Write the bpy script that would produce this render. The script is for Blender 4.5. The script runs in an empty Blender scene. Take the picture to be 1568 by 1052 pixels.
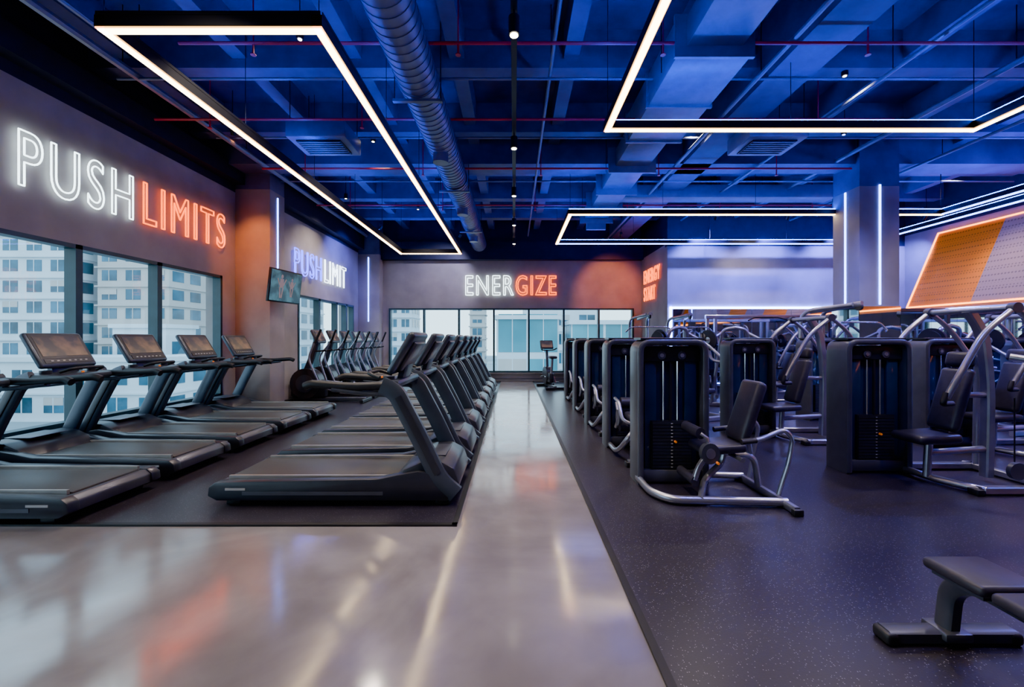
import bpy, bmesh, math, random
from mathutils import Vector, Matrix, Euler
random.seed(7)
scene = bpy.context.scene
COL = scene.collection
PI = math.pi

# ------------------------------------------------------------------ materials
def new_mat(name):
    m = bpy.data.materials.new(name); m.use_nodes = True
    nt = m.node_tree
    b = nt.nodes.get('Principled BSDF')
    return m, nt, b

def setp(b, key, val):
    if key in b.inputs: b.inputs[key].default_value = val

def pmat(name, col, rough=0.5, metal=0.0, var=0.12, scale=6.0, bump=0.0, spec=0.5):
    m, nt, b = new_mat(name)
    setp(b, 'Roughness', rough); setp(b, 'Metallic', metal); setp(b, 'Specular IOR Level', spec)
    tc = nt.nodes.new('ShaderNodeTexCoord')
    n = nt.nodes.new('ShaderNodeTexNoise'); n.inputs['Scale'].default_value = scale
    n.inputs['Detail'].default_value = 5
    nt.links.new(tc.outputs['Object'], n.inputs['Vector'])
    r = nt.nodes.new('ShaderNodeValToRGB')
    r.color_ramp.elements[0].position = 0.3; r.color_ramp.elements[1].position = 0.7
    c0 = [max(0, c*(1-var)) for c in col]; c1 = [min(1, c*(1+var)) for c in col]
    r.color_ramp.elements[0].color = (*c0, 1); r.color_ramp.elements[1].color = (*c1, 1)
    nt.links.new(n.outputs['Fac'], r.inputs['Fac'])
    nt.links.new(r.outputs['Color'], b.inputs['Base Color'])
    if bump > 0:
        bp = nt.nodes.new('ShaderNodeBump'); bp.inputs['Strength'].default_value = bump
        bp.inputs['Distance'].default_value = 0.02
        nt.links.new(n.outputs['Fac'], bp.inputs['Height'])
        nt.links.new(bp.outputs['Normal'], b.inputs['Normal'])
    return m

def emat(name, col, strength):
    m, nt, b = new_mat(name)
    setp(b, 'Base Color', (*col, 1)); setp(b, 'Emission Color', (*col, 1)); setp(b, 'Emission Strength', strength)
    setp(b, 'Roughness', 0.4)
    return m

M_frame = pmat('machine_graphite', (0.090, 0.094, 0.12), 0.34, 0.4)
M_shroud = pmat('machine_shroud', (0.030, 0.032, 0.044), 0.33, 0.1)
M_mast = pmat('treadmill_mast_grey', (0.065, 0.078, 0.105), 0.34, 0.4)
M_steel = pmat('painted_steel_tube', (0.42, 0.42, 0.50), 0.28, 0.85)
M_chrome = pmat('chrome', (0.7, 0.7, 0.75), 0.15, 1.0)
M_belt = pmat('running_belt', (0.050, 0.046, 0.044), 0.42, 0.0, 0.15, 60)
M_trimline = pmat('deck_trim_silver', (0.45, 0.42, 0.40), 0.35, 0.6)
M_pad = pmat('upholstery_vinyl', (0.034, 0.032, 0.048), 0.38, 0.0, 0.15, 20)
M_rubber = pmat('black_rubber', (0.018, 0.018, 0.022), 0.45)
M_panel = pmat('smoked_panel', (0.024, 0.040, 0.085), 0.08, 0.0)
M_orange = emat('orange_knob', (1.0, 0.25, 0.02), 0.15)
M_label = pmat('white_label', (0.5, 0.5, 0.52), 0.5)
M_black = pmat('black_housing', (0.01, 0.01, 0.012), 0.45)
M_iron = pmat('cast_iron', (0.03, 0.03, 0.04), 0.42, 0.4)
M_warm = emat('led_warm_white', (1.0, 0.78, 0.46), 13)
M_amberbloom = emat('led_amber_bloom_edge', (1.0, 0.50, 0.12), 2.8)  # emissive rim imitating the amber bloom around the LED core
M_blue = emat('led_blue_uplight', (0.0, 0.07, 1.0), 56)
M_bluew = emat('led_blue_white', (0.13, 0.23, 1.0), 14)
M_blueh = emat('led_blue_wall_outline', (0.16, 0.26, 1.0), 26)
M_neonw = emat('neon_white', (0.76, 0.95, 1.0), 4.5)
M_neono = emat('neon_orange', (1.0, 0.12, 0.0), 3.6)
M_neonb = emat('neon_blue', (0.07, 0.09, 1.0), 4.5)
M_ledo = emat('led_orange', (1.0, 0.28, 0.03), 7)
M_spot = emat('spot_lens', (1.0, 0.85, 0.6), 20)
M_redpipe = pmat('red_sprinkler_pipe', (0.55, 0.03, 0.06), 0.4)
M_galv = pmat('galvanised_duct', (0.17, 0.19, 0.28), 0.42, 0.35)
M_ceil = pmat('painted_concrete_ceiling', (0.075, 0.08, 0.16), 0.7, 0, 0.4, 1.5)
M_beam = pmat('painted_concrete_beam', (0.095, 0.11, 0.22), 0.6, 0, 0.3, 2)
M_navy = pmat('upper_wall_dark_paint', (0.018, 0.022, 0.052), 0.6)
M_mull = pmat('window_frame_dark', (0.025, 0.06, 0.075), 0.4, 0.2)
M_wall = pmat('taupe_plaster', (0.33, 0.300, 0.298), 0.75, 0, 0.16, 1.6, 0.14)
M_sill = pmat('sill_stone', (0.14, 0.14, 0.15), 0.5)

def screen_mat(name, c1, c2, strength):
    m, nt, b = new_mat(name)
    tc = nt.nodes.new('ShaderNodeTexCoord')
    n = nt.nodes.new('ShaderNodeTexNoise'); n.inputs['Scale'].default_value = 5; n.inputs['Detail'].default_value = 3
    nt.links.new(tc.outputs['Object'], n.inputs['Vector'])
    r = nt.nodes.new('ShaderNodeValToRGB')
    r.color_ramp.elements[0].position = 0.42; r.color_ramp.elements[1].position = 0.62
    r.color_ramp.elements[0].color = (*c1, 1); r.color_ramp.elements[1].color = (*c2, 1)
    nt.links.new(n.outputs['Fac'], r.inputs['Fac'])
    nt.links.new(r.outputs['Color'], b.inputs['Base Color'])
    nt.links.new(r.outputs['Color'], b.inputs['Emission Color'])
    setp(b, 'Emission Strength', strength); setp(b, 'Roughness', 0.2)
    return m
M_screen = screen_mat('console_screen', (0.05, 0.045, 0.05), (0.17, 0.11, 0.08), 0.35)
M_tv = screen_mat('tv_picture', (0.012, 0.045, 0.065), (0.05, 0.15, 0.19), 0.6)
M_tvfig = emat('tv_figure', (0.30, 0.22, 0.22), 0.35)

def concrete():
    m, nt, b = new_mat('polished_concrete')
    L = nt.links.new
    tc = nt.nodes.new('ShaderNodeTexCoord')
    n1 = nt.nodes.new('ShaderNodeTexNoise'); n1.inputs['Scale'].default_value = 0.9; n1.inputs['Detail'].default_value = 6; n1.inputs['Distortion'].default_value = 1.6
    n2 = nt.nodes.new('ShaderNodeTexNoise'); n2.inputs['Scale'].default_value = 3.0; n2.inputs['Detail'].default_value = 5; n2.inputs['Distortion'].default_value = 0.6
    L(tc.outputs['Object'], n1.inputs['Vector']); L(tc.outputs['Object'], n2.inputs['Vector'])
    r1 = nt.nodes.new('ShaderNodeValToRGB')
    e = r1.color_ramp.elements
    e[0].position = 0.32; e[0].color = (0.170, 0.152, 0.158, 1)
    e[1].position = 0.70; e[1].color = (0.255, 0.235, 0.245, 1)
    L(n1.outputs['Fac'], r1.inputs['Fac'])
    mx = nt.nodes.new('ShaderNodeMixRGB'); mx.blend_type = 'OVERLAY'; mx.inputs['Fac'].default_value = 0.22
    L(r1.outputs['Color'], mx.inputs['Color1']); L(n2.outputs['Fac'], mx.inputs['Color2'])
    L(mx.outputs['Color'], b.inputs['Base Color'])
    mr = nt.nodes.new('ShaderNodeMapRange'); mr.inputs['From Min'].default_value = 0.3; mr.inputs['From Max'].default_value = 0.7
    mr.inputs['To Min'].default_value = 0.09; mr.inputs['To Max'].default_value = 0.17
    L(n2.outputs['Fac'], mr.inputs['Value']); L(mr.outputs['Result'], b.inputs['Roughness'])
    n3 = nt.nodes.new('ShaderNodeTexNoise'); n3.inputs['Scale'].default_value = 2.0; n3.inputs['Detail'].default_value = 0
    L(tc.outputs['Object'], n3.inputs['Vector'])
    bp = nt.nodes.new('ShaderNodeBump'); bp.inputs['Strength'].default_value = 0.06; bp.inputs['Distance'].default_value = 0.03
    L(n3.outputs['Fac'], bp.inputs['Height']); L(bp.outputs['Normal'], b.inputs['Normal'])
    setp(b, 'IOR', 2.2)
    return m
M_conc = concrete()

def rubber_floor():
    m, nt, b = new_mat('speckled_rubber_floor')
    L = nt.links.new
    tc = nt.nodes.new('ShaderNodeTexCoord')
    v = nt.nodes.new('ShaderNodeTexVoronoi'); v.inputs['Scale'].default_value = 95
    L(tc.outputs['Object'], v.inputs['Vector'])
    r = nt.nodes.new('ShaderNodeValToRGB')
    r.color_ramp.elements[0].position = 0.2; r.color_ramp.elements[0].color = (1, 1, 1, 1)
    r.color_ramp.elements[1].position = 0.3; r.color_ramp.elements[1].color = (0, 0, 0, 1)
    L(v.outputs['Distance'], r.inputs['Fac'])
    sep = nt.nodes.new('ShaderNodeSeparateColor'); L(v.outputs['Color'], sep.inputs['Color'])
    gt = nt.nodes.new('ShaderNodeMath'); gt.operation = 'GREATER_THAN'; gt.inputs[1].default_value = 0.70
    L(sep.outputs[0], gt.inputs[0])
    mu = nt.nodes.new('ShaderNodeMath'); mu.operation = 'MULTIPLY'
    L(r.outputs['Color'], mu.inputs[0]); L(gt.outputs[0], mu.inputs[1])
    mx = nt.nodes.new('ShaderNodeMixRGB')
    mx.inputs['Color1'].default_value = (0.026, 0.023, 0.033, 1); mx.inputs['Color2'].default_value = (0.20, 0.19, 0.23, 1)
    L(mu.outputs[0], mx.inputs['Fac']); L(mx.outputs['Color'], b.inputs['Base Color'])
    n = nt.nodes.new('ShaderNodeTexNoise'); n.inputs['Scale'].default_value = 90
    L(tc.outputs['Object'], n.inputs['Vector'])
    bp = nt.nodes.new('ShaderNodeBump'); bp.inputs['Strength'].default_value = 0.12; bp.inputs['Distance'].default_value = 0.004
    L(n.outputs['Fac'], bp.inputs['Height']); L(bp.outputs['Normal'], b.inputs['Normal'])
    setp(b, 'Roughness', 0.30)
    return m
M_mat = rubber_floor()

def glass_mat():
    m = bpy.data.materials.new('window_glass'); m.use_nodes = True
    nt = m.node_tree; nt.nodes.clear(); L = nt.links.new
    o = nt.nodes.new('ShaderNodeOutputMaterial')
    t = nt.nodes.new('ShaderNodeBsdfTransparent'); t.inputs['Color'].default_value = (0.78, 0.95, 1.0, 1)
    g = nt.nodes.new('ShaderNodeBsdfGlossy'); g.inputs['Roughness'].default_value = 0.02
    mx = nt.nodes.new('ShaderNodeMixShader'); mx.inputs[0].default_value = 0.04
    L(t.outputs[0], mx.inputs[1]); L(g.outputs[0], mx.inputs[2]); L(mx.outputs[0], o.inputs['Surface'])
    return m
M_glass = glass_mat()
M_mirror = pmat('mirror_silver', (0.72, 0.76, 0.80), 0.02, 1.0, 0.01)

def perforated():
    m, nt, b = new_mat('perforated_orange_panel')
    L = nt.links.new
    tc = nt.nodes.new('ShaderNodeTexCoord')
    sp = nt.nodes.new('ShaderNodeSeparateXYZ'); L(tc.outputs['Object'], sp.inputs[0])
    k = nt.nodes.new('ShaderNodeMath'); k.operation = 'MULTIPLY_ADD'; k.inputs[1].default_value = -1.0; k.inputs[2].default_value = 10.9
    L(sp.outputs['Y'], k.inputs[0])
    md = nt.nodes.new('ShaderNodeMath'); md.operation = 'FLOORED_MODULO'; md.inputs[1].default_value = 2.9
    L(k.outputs[0], md.inputs[0])
    gt = nt.nodes.new('ShaderNodeMath'); gt.operation = 'GREATER_THAN'; gt.inputs[1].default_value = 1.5
    L(md.outputs[0], gt.inputs[0])
    mx = nt.nodes.new('ShaderNodeMixRGB')
    mx.inputs['Color1'].default_value = (0.90, 0.23, 0.0, 1); mx.inputs['Color2'].default_value = (0.40, 0.25, 0.27, 1)
    L(gt.outputs[0], mx.inputs['Fac'])
    v = nt.nodes.new('ShaderNodeTexVoronoi'); v.inputs['Scale'].default_value = 16; v.inputs['Randomness'].default_value = 0.0
    L(tc.outputs['Object'], v.inputs['Vector'])
    r = nt.nodes.new('ShaderNodeValToRGB'); r.color_ramp.elements[0].position = 0.28; r.color_ramp.elements[1].position = 0.36
    r.color_ramp.elements[0].color = (0.5, 0.5, 0.53, 1)
    L(v.outputs['Distance'], r.inputs['Fac'])
    m2 = nt.nodes.new('ShaderNodeMixRGB'); m2.blend_type = 'MULTIPLY'; m2.inputs['Fac'].default_value = 1
    L(mx.outputs['Color'], m2.inputs['Color1']); L(r.outputs['Color'], m2.inputs['Color2'])
    L(m2.outputs['Color'], b.inputs['Base Color']); setp(b, 'Roughness', 0.5)
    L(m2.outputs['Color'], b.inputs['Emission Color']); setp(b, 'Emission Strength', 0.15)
    return m
M_perf = perforated()

# ------------------------------------------------------------------ mesh builder
def fillet(pts, r, n=5):
    pts = [Vector(p) for p in pts]
    if r <= 0 or len(pts) < 3: return pts
    out = [pts[0]]
    for i in range(1, len(pts)-1):
        a, p, c = pts[i-1], pts[i], pts[i+1]
        la, lc = (a-p).length, (c-p).length
        rr = min(r, la*0.48, lc*0.48)
        s = p + (a-p).normalized()*rr; e = p + (c-p).normalized()*rr
        for k in range(n+1):
            t = k/n
            out.append(s*(1-t)**2 + p*2*t*(1-t) + e*t*t)
    out.append(pts[-1])
    return out

class MB:
    def __init__(self):
        self.v = []; self.f = []; self.m = []; self.mats = []
    def mi(self, mat):
        if mat not in self.mats: self.mats.append(mat)
        return self.mats.index(mat)
    def add(self, vs, fs, mat):
        o = len(self.v); k = self.mi(mat)
        self.v.extend([tuple(p) for p in vs])
        for f in fs:
            self.f.append(tuple(i+o for i in f)); self.m.append(k)
    def warp(self, start, sx, ox, sz):
        for i in range(start, len(self.v)):
            x, y, z = self.v[i]; self.v[i] = (x*sx+ox, y, z*sz)
    def box(self, c, s, mat, rot=(0, 0, 0), bev=0.0, seg=2):
        R = Euler(rot).to_matrix(); c = Vector(c)
        if bev <= 0:
            vs = []
            for x in (-.5, .5):
                for y in (-.5, .5):
                    for z in (-.5, .5):
                        vs.append(c + R @ Vector((x*s[0], y*s[1], z*s[2])))
            fs = [(0, 1, 3, 2), (4, 6, 7, 5), (0, 4, 5, 1), (2, 3, 7, 6), (0, 2, 6, 4), (1, 5, 7, 3)]
            self.add(vs, fs, mat); return
        bm = bmesh.new(); bmesh.ops.create_cube(bm, size=1)
        for v in bm.verts: v.co = Vector((v.co.x*s[0], v.co.y*s[1], v.co.z*s[2]))
        bmesh.ops.bevel(bm, geom=bm.edges[:], offset=min(bev, min(s)*0.49), segments=seg, profile=0.5, affect='EDGES')
        bm.verts.index_update()
        self.add([c + R @ v.co for v in bm.verts], [[v.index for v in f.verts] for f in bm.faces], mat)
        bm.free()
    def b2(self, x0, x1, y0, y1, z0, z1, mat, bev=0.0):
        self.box(((x0+x1)/2, (y0+y1)/2, (z0+z1)/2), (abs(x1-x0), abs(y1-y0), abs(z1-z0)), mat, bev=bev)
    def prism(self, poly, a0, a1, mat, axis='y', bev=0.0):
        n = len(poly); vs = []
        for a in (a0, a1):
            for p in poly:
                if axis == 'y': vs.append((p[0], a, p[1]))
                elif axis == 'x': vs.append((a, p[0], p[1]))
                else: vs.append((p[0], p[1], a))
        fs = [tuple(range(n)), tuple(range(2*n-1, n-1, -1))]
        for i in range(n):
            j = (i+1) % n; fs.append((i, i+n, j+n, j))
        if bev > 0:
            bm = bmesh.new(); bv = [bm.verts.new(v) for v in vs]
            for f in fs: bm.faces.new([bv[i] for i in f])
            bmesh.ops.recalc_face_normals(bm, faces=bm.faces[:])
            bmesh.ops.bevel(bm, geom=bm.edges[:], offset=bev, segments=2, profile=0.5, affect='EDGES', clamp_overlap=True)
            bm.verts.index_update()
            self.add([v.co.copy() for v in bm.verts], [[v.index for v in f.verts] for f in bm.faces], mat)
            bm.free()
        else: self.add(vs, fs, mat)
    def sweep(self, path, ra, rb, mat, up=(0, 1, 0), fil=0.0, segs=10, shape='round'):
        P = fillet(path, fil)
        Q = [Vector(P[0])]
        for p in P[1:]:
            p = Vector(p)
            if (p-Q[-1]).length > 1e-4: Q.append(p)
        P = Q; n = len(P)
        if shape == 'rect':
            k = 0.7
            sec = [(1, k), (k, 1), (-k, 1), (-1, k), (-1, -k), (-k, -1), (k, -1), (1, -k)]
        else:
            sec = [(math.cos(2*PI*i/segs), math.sin(2*PI*i/segs)) for i in range(segs)]
        S = len(sec)
        t0 = (P[1]-P[0]).normalized(); u = Vector(up)
        u = u - t0*u.dot(t0)
        if u.length < 1e-3: u = t0.orthogonal()
        u.normalize(); vs = []; pt = t0
        for i in range(n):
            if i == 0: t = t0
            elif i == n-1: t = (P[i]-P[i-1]).normalized()
            else: t = ((P[i]-P[i-1]).normalized()+(P[i+1]-P[i]).normalized()).normalized()
            u = pt.rotation_difference(t) @ u
            u = (u - t*u.dot(t)).normalized(); pt = t
            w = t.cross(u)
            for a, b in sec: vs.append(P[i]+u*(a*ra)+w*(b*rb))
        fs = []
        for i in range(n-1):
            for j in range(S):
                k = (j+1) % S
                fs.append((i*S+j, i*S+k, (i+1)*S+k, (i+1)*S+j))
        fs.append(tuple(range(S-1, -1, -1))); fs.append(tuple((n-1)*S+i for i in range(S)))
        self.add(vs, fs, mat)
    def cyl(self, a, b, r, mat, segs=14):
        self.sweep([a, b], r, r, mat, segs=segs, up=(0.3, 0.9, 0.2))
    def ico(self, c, r, mat, sub=2, jit=0.0, sc=(1, 1, 1)):
        bm = bmesh.new(); bmesh.ops.create_icosphere(bm, subdivisions=sub, radius=r)
        bm.verts.index_update(); c = Vector(c)
        self.add([c+Vector((v.co.x*sc[0], v.co.y*sc[1], v.co.z*sc[2]))*(1+random.uniform(-jit, jit)) for v in bm.verts],
                 [[v.index for v in f.verts] for f in bm.faces], mat)
        bm.free()
    def mesh(self, name):
        me = bpy.data.meshes.new(name)
        me.from_pydata(self.v, [], self.f)
        for m in self.mats: me.materials.append(m)
        me.polygons.foreach_set('material_index', self.m)
        bm = bmesh.new(); bm.from_mesh(me); bmesh.ops.recalc_face_normals(bm, faces=bm.faces[:]); bm.to_mesh(me); bm.free()
        me.polygons.foreach_set('use_smooth', [True]*len(me.polygons))
        me.set_sharp_from_angle(angle=math.radians(38))
        me.update()
        return me
    def obj(self, name, loc=(0, 0, 0), rz=0.0, parent=None):
        return inst(self.mesh(name), name, loc, rz, parent)

def inst(me, name, loc=(0, 0, 0), rz=0.0, parent=None, sz=1.0):
    o = bpy.data.objects.new(name, me); COL.objects.link(o)
    o.location = loc; o.rotation_euler = (0, 0, rz); o.scale = (1, 1, sz)
    if parent: o.parent = parent
    return o
def empty(name, loc=(0, 0, 0)):
    o = bpy.data.objects.new(name, None); COL.objects.link(o); o.location = loc
    o.empty_display_size = 0.2
    return o

# ------------------------------------------------------------------ room constants
XL = -5.6; XL2 = -5.1; YB = 14.4; YM = 11.95; XS = 4.28; XR = 10.9; YF = -3.5; ZC = 5.5; ZT = 4.38
MZ = 0.012

b = MB(); b.b2(XL-.3, XR+.3, YF-.3, YB+.3, -0.3, 0, M_conc); b.obj('floor')
b = MB(); b.prism([(-0.48, 3.34), (-0.48, YB), (XL2, YB), (XL2, 9.15), (XL, 9.15), (XL, 3.34)], 0.0, MZ, M_mat, 'z'); b.obj('floor_rubber_mat')
b = MB(); b.prism([(0.673, YF), (0.673, YB), (XS, YB), (XS, YM), (XR, YM), (XR, YF)], 0.0, MZ, M_mat, 'z'); b.obj('floor_rubber_mat')
b = MB(); b.b2(-0.48, -0.44, 3.30, YB, 0, 0.016, M_black); b.b2(XL, -0.44, 3.30, 3.34, 0, 0.016, M_black)
b.b2(0.633, 0.673, YF, YB, 0, 0.016, M_black); b.obj('trim_1')

b = MB(); b.b2(XL-.3, XR+.3, YF-.3, YB+.3, ZC, ZC+.25, M_ceil); b.obj('ceiling')
b = MB()
y = -3.0
while y < YB:
    b.b2(XL, XR, y-.13, y+.13, ZC-.50, ZC, M_beam); y += 1.75
for x in (-5.1, -3.6, -2.1, -0.75, 0.75, 2.2, 3.7, 5.2, 6.8, 8.4, 10.0):
    b.b2(x-.10, x+.10, YF, YB, ZC-.38, ZC, M_beam)
b.b2(3.2, 3.75, YF, YB, ZC-.75, ZC, M_beam)
b.b2(XL, XR, 8.1, 8.6, ZC-.75, ZC, M_beam)
b.obj('ceiling_beams')

def wall_x(name, X, thick, y0, y1, openings, ztop, mat, side):
    b = MB(); xa, xb = (X-thick, X) if side > 0 else (X, X+thick)
    ys = y0
    for (a, c, z0, z1) in openings:
        if a > ys: b.b2(xa, xb, ys, a, 0, ztop, mat)
        b.b2(xa, xb, a, c, 0, z0, mat); b.b2(xa, xb, a, c, z1, ztop, mat)
        ys = c
    if y1 > ys: b.b2(xa, xb, ys, y1, 0, ztop, mat)
    b.b2(xa, xb, y0, y1, ztop, ZC, M_navy)
    return b.obj(name)
wall_x('wall_left', XL, 0.3, YF, 9.15, [(-2.9, 8.2, 0.35, 2.65)], ZT, M_wall, 1)
wall_x('wall_left_rear', XL2, 0.3, 9.15, YB, [(10.1, 13.6, 0.35, 2.49)], 4.25, M_wall, 1)
b = MB(); b.b2(XL2-.8, XS+.3, YB, YB+.3, 0, 0.31, M_wall)
b.b2(XL2-.8, -4.2, YB, YB+.3, 0.31, 2.46, M_wall); b.b2(4.02, XS+.3, YB, YB+.3, 0.31, 2.46, M_wall)
b.b2(XL2-.8, XS+.3, YB, YB+.3, 2.46, 4.06, M_wall); b.b2(XL2-.8, XS+.3, YB, YB+.3, 4.06, ZC, M_navy); b.obj('wall_back')
b = MB(); b.b2(XS, XS+.3, YM+.2, YB, 0, 4.1, M_wall); b.b2(XS, XS+.3, YM+.2, YB, 4.1, ZC, M_navy); b.obj('wall_return')
b = MB(); b.b2(XS, XR+.3, YM, YM+.2, 0, 4.02, M_wall); b.b2(XS, XR+.3, YM, YM+.2, 4.02, ZC, M_navy); b.obj('wall_mirror_side')
b = MB(); b.b2(XR, XR+.3, YF, YM, 0, 4.3, M_wall); b.b2(XR, XR+.3, YF, YM, 4.3, ZC, M_navy); b.b2(10.05, XR, YF, YM, 0, 2.2, M_wall); b.obj('wall_right')
b = MB(); b.b2(XL-.3, XR+.3, YF-.3, YF, 0, ZT, M_wall); b.b2(XL-.3, XR+.3, YF-.3, YF, ZT, ZC, M_navy); b.obj('wall_front')

b = MB(); b.b2(XL, XL+.20, YF, 8.6, ZT+.15, ZT+.45, M_navy); b.b2(XL2, XL2+.2, 9.15, 14.0, 4.35, 4.8, M_navy)
b.b2(-4.4, XS, YB-.25, YB, 4.06, 4.65, M_navy); b.obj('trim_2')

def column(x0, x1, y0, y1, zt, low=None):
    b = MB(); b.b2(x0, x1, y0, y1, 0, zt, M_wall, bev=0.01); b.b2(x0+.004, x1-.004, y0+.004, y1-.004, zt, ZC, M_beam)
    if low: b.b2(x0-.012, x1+.012, y0-.012, y1+.012, MZ, low, M_mirror)
    return b
b = column(XL, -4.9, 8.6, 9.15, 4.45); b.b2(-4.9, -4.885, 8.86, 8.885, 2.9, 4.35, M_bluew); b.obj('wall_column')
b = column(XL2, -4.4, 14.0, YB, 4.2); b.b2(-4.77, -4.745, 13.985, 14.0, 2.0, 4.1, M_bluew); b.obj('wall_column')
b = column(6.45, 7.2, 8.0, 8.67, 4.3, 2.05)
b.b2(6.812, 6.842, 7.985, 8.0, 2.08, 4.32, M_bluew); b.b2(6.435, 6.45, 8.32, 8.35, 2.08, 4.28, M_bluew); b.obj('wall_column')

def window_x(name, X, y0, y1, z0, z1, muls, dpt=0.13):
    b = MB(); t = 0.055
    b.b2(X-dpt, X+.02, y0, y1, z0, z0+t, M_mull); b.b2(X-dpt, X+.02, y0, y1, z1-t, z1, M_mull)
    for m in muls: b.b2(X-dpt, X+.02, m-.045, m+.045, z0, z1, M_mull)
    b.b2(X-dpt, X+.02, y0, y0+t, z0, z1, M_mull); b.b2(X-dpt, X+.02, y1-t, y1, z0, z1, M_mull)
    g = X-.08
    b.add([(g, y0, z0), (g, y1, z0), (g, y1, z1), (g, y0, z1)], [(0, 1, 2, 3)], M_glass)
    b.obj(name)
window_x('window_1', XL, -2.9, 8.2, 0.35, 2.65, [-1.7, -.5, .7, 1.9, 3.1, 4.3, 5.5, 6.75])
window_x('window_2', XL2, 10.1, 13.6, 0.35, 2.49, [11.2, 12.3, 13.0])
b = MB(); t = .05
b.b2(-4.2, 4.02, YB-.03, YB+.14, .31, .31+t, M_mull); b.b2(-4.2, 4.02, YB-.03, YB+.14, 2.46-t, 2.46, M_mull)
for i in range(8):
    x = -4.2 + i*8.22/7; x = min(max(x, -4.17), 3.99)
    b.b2(x-.03, x+.03, YB-.04, YB+.14, .31, 2.46, M_mull)
b.add([(-4.2, YB+.08, .33), (4.02, YB+.08, .33), (4.02, YB+.08, 2.44), (-4.2, YB+.08, 2.44)], [(0, 1, 2, 3)], M_glass); b.obj('window_3')
b = MB(); b.b2(XL, XL+.14, -2.9, 8.2, 0.30, 0.345, M_sill); b.b2(XL2, XL2+.12, 10.1, 13.6, .30, .345, M_sill); b.b2(-4.4, XS, YB-.12, YB, .26, .305, M_sill); b.obj('trim_3')
b = MB(); b.b2(XL, XL+.015, YF, 8.6, MZ, .12, M_sill); b.obj('baseboard_left')
b = MB(); b.b2(-4.4, XS, YB-.015, YB, MZ, .12, M_sill); b.obj('baseboard_back')

b = MB()
x = 4.42
while x < 9.9:
    x1 = min(x+1.1, 10.03); b.b2(x+.004, x1-.004, YM-.02, YM-.002, .12, 2.27, M_mirror); x += 1.1
b.b2(4.34, 10.03, YM-.05, YM, 2.27, 2.33, M_blueh); b.b2(4.33, 4.39, YM-.05, YM, .12, 2.33, M_blueh)
b.obj('wall_mirror')
b = MB(); y = -2.9
while y < 11.8:
    y1 = min(y+1.2, 11.85); b.b2(10.03, 10.048, y+.004, y1-.004, .12, 2.15, M_mirror); y += 1.2
b.obj('wall_mirror')

b = MB(); y0, y1 = -2.5, 10.9
b.add([(10.0, y0, 2.23), (10.0, y1, 2.23), (10.8, y1, 4.12), (10.8, y0, 4.12), (10.05, y0, 2.2), (10.05, y1, 2.2), (10.88, y1, 4.12), (10.88, y0, 4.12)],
      [(0, 1, 2, 3), (4, 7, 6, 5), (0, 4, 5, 1), (3, 2, 6, 7), (1, 5, 6, 2), (0, 3, 7, 4)], M_perf)
b.sweep([(10.0, y0, 2.23), (10.0, y1, 2.23), (10.8, y1, 4.12), (10.8, y0, 4.12)], .026, .026, M_ledo, up=(1, 0, 0), segs=6)
b.obj('slanted_wall_panel')

# ------------------------------------------------------------------ neon signs
def neon(parent, name, body, mat, origin, udir, w, h, r=0.011, sp=1.15):
    cu = bpy.data.curves.new(name, 'FONT'); cu.body = body; cu.size = 1.0; cu.space_character = sp
    ob = bpy.data.objects.new(name, cu); COL.objects.link(ob)
    bpy.ops.object.select_all(action='DESELECT')
    bpy.context.view_layer.objects.active = ob; ob.select_set(True)
    bpy.ops.object.convert(target='CURVE')
    ob = bpy.context.view_layer.objects.active; cu = ob.data
    data = []; pts = []
    for s in cu.splines:
        if s.type == 'BEZIER':
            L = [(tuple(p.handle_left), tuple(p.co), tuple(p.handle_right)) for p in s.bezier_points]
            pts += [q[1] for q in L]
        else:
            L = [tuple(p.co) for p in s.points]; pts += L
        data.append((s.type, L))
    x0 = min(p[0] for p in pts); x1 = max(p[0] for p in pts); y0 = min(p[1] for p in pts); y1 = max(p[1] for p in pts)
    sx = w/(x1-x0); sy = h/(y1-y0)
    def tf(p): return ((p[0]-x0)*sx, (p[1]-y0)*sy, 0.0)
    nc = bpy.data.curves.new(name, 'CURVE'); nc.dimensions = '3D'
    for ty, L in data:
        if ty == 'BEZIER':
            ns = nc.splines.new('BEZIER'); ns.bezier_points.add(len(L)-1)
            for p in ns.bezier_points: p.handle_left_type = 'FREE'; p.handle_right_type = 'FREE'
            for p, q in zip(ns.bezier_points, L):
                p.co = tf(q[1]); p.handle_left = tf(q[0]); p.handle_right = tf(q[2])
        else:
            ns = nc.splines.new('POLY'); ns.points.add(len(L)-1)
            for p, q in zip(ns.points, L): p.co = (*tf(q), 1)
        ns.use_cyclic_u = True
    nc.fill_mode = 'FULL'; nc.bevel_depth = r; nc.bevel_resolution = 1; nc.resolution_u = 6
    nc.materials.append(mat)
    bpy.data.objects.remove(ob)
    ob = bpy.data.objects.new(name, nc); COL.objects.link(ob)
    u = Vector(udir).normalized(); v = Vector((0, 0, 1)); n = u.cross(v)
    M = Matrix(((u.x, v.x, n.x, origin[0]), (u.y, v.y, n.y, origin[1]), (u.z, v.z, n.z, origin[2]), (0, 0, 0, 1)))
    if parent: ob.parent = parent
    ob.matrix_world = M
    return ob
s = empty('neon_sign')
neon(s, 'push_tubes', 'PUSH', M_neonw, (XL+.05, 4.8, 3.17), (0, 1, 0), 1.44, .64, .010, 1.2)
neon(s, 'limits_tubes', 'LIMITS', M_neono, (XL+.05, 6.42, 3.17), (0, 1, 0), 1.80, .63, .012, 1.2)
s = empty('neon_sign')
neon(s, 'push_tubes', 'PUSH', M_neonb, (XL2+.05, 9.86, 2.95), (0, 1, 0), 1.38, .60, .012)
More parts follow.
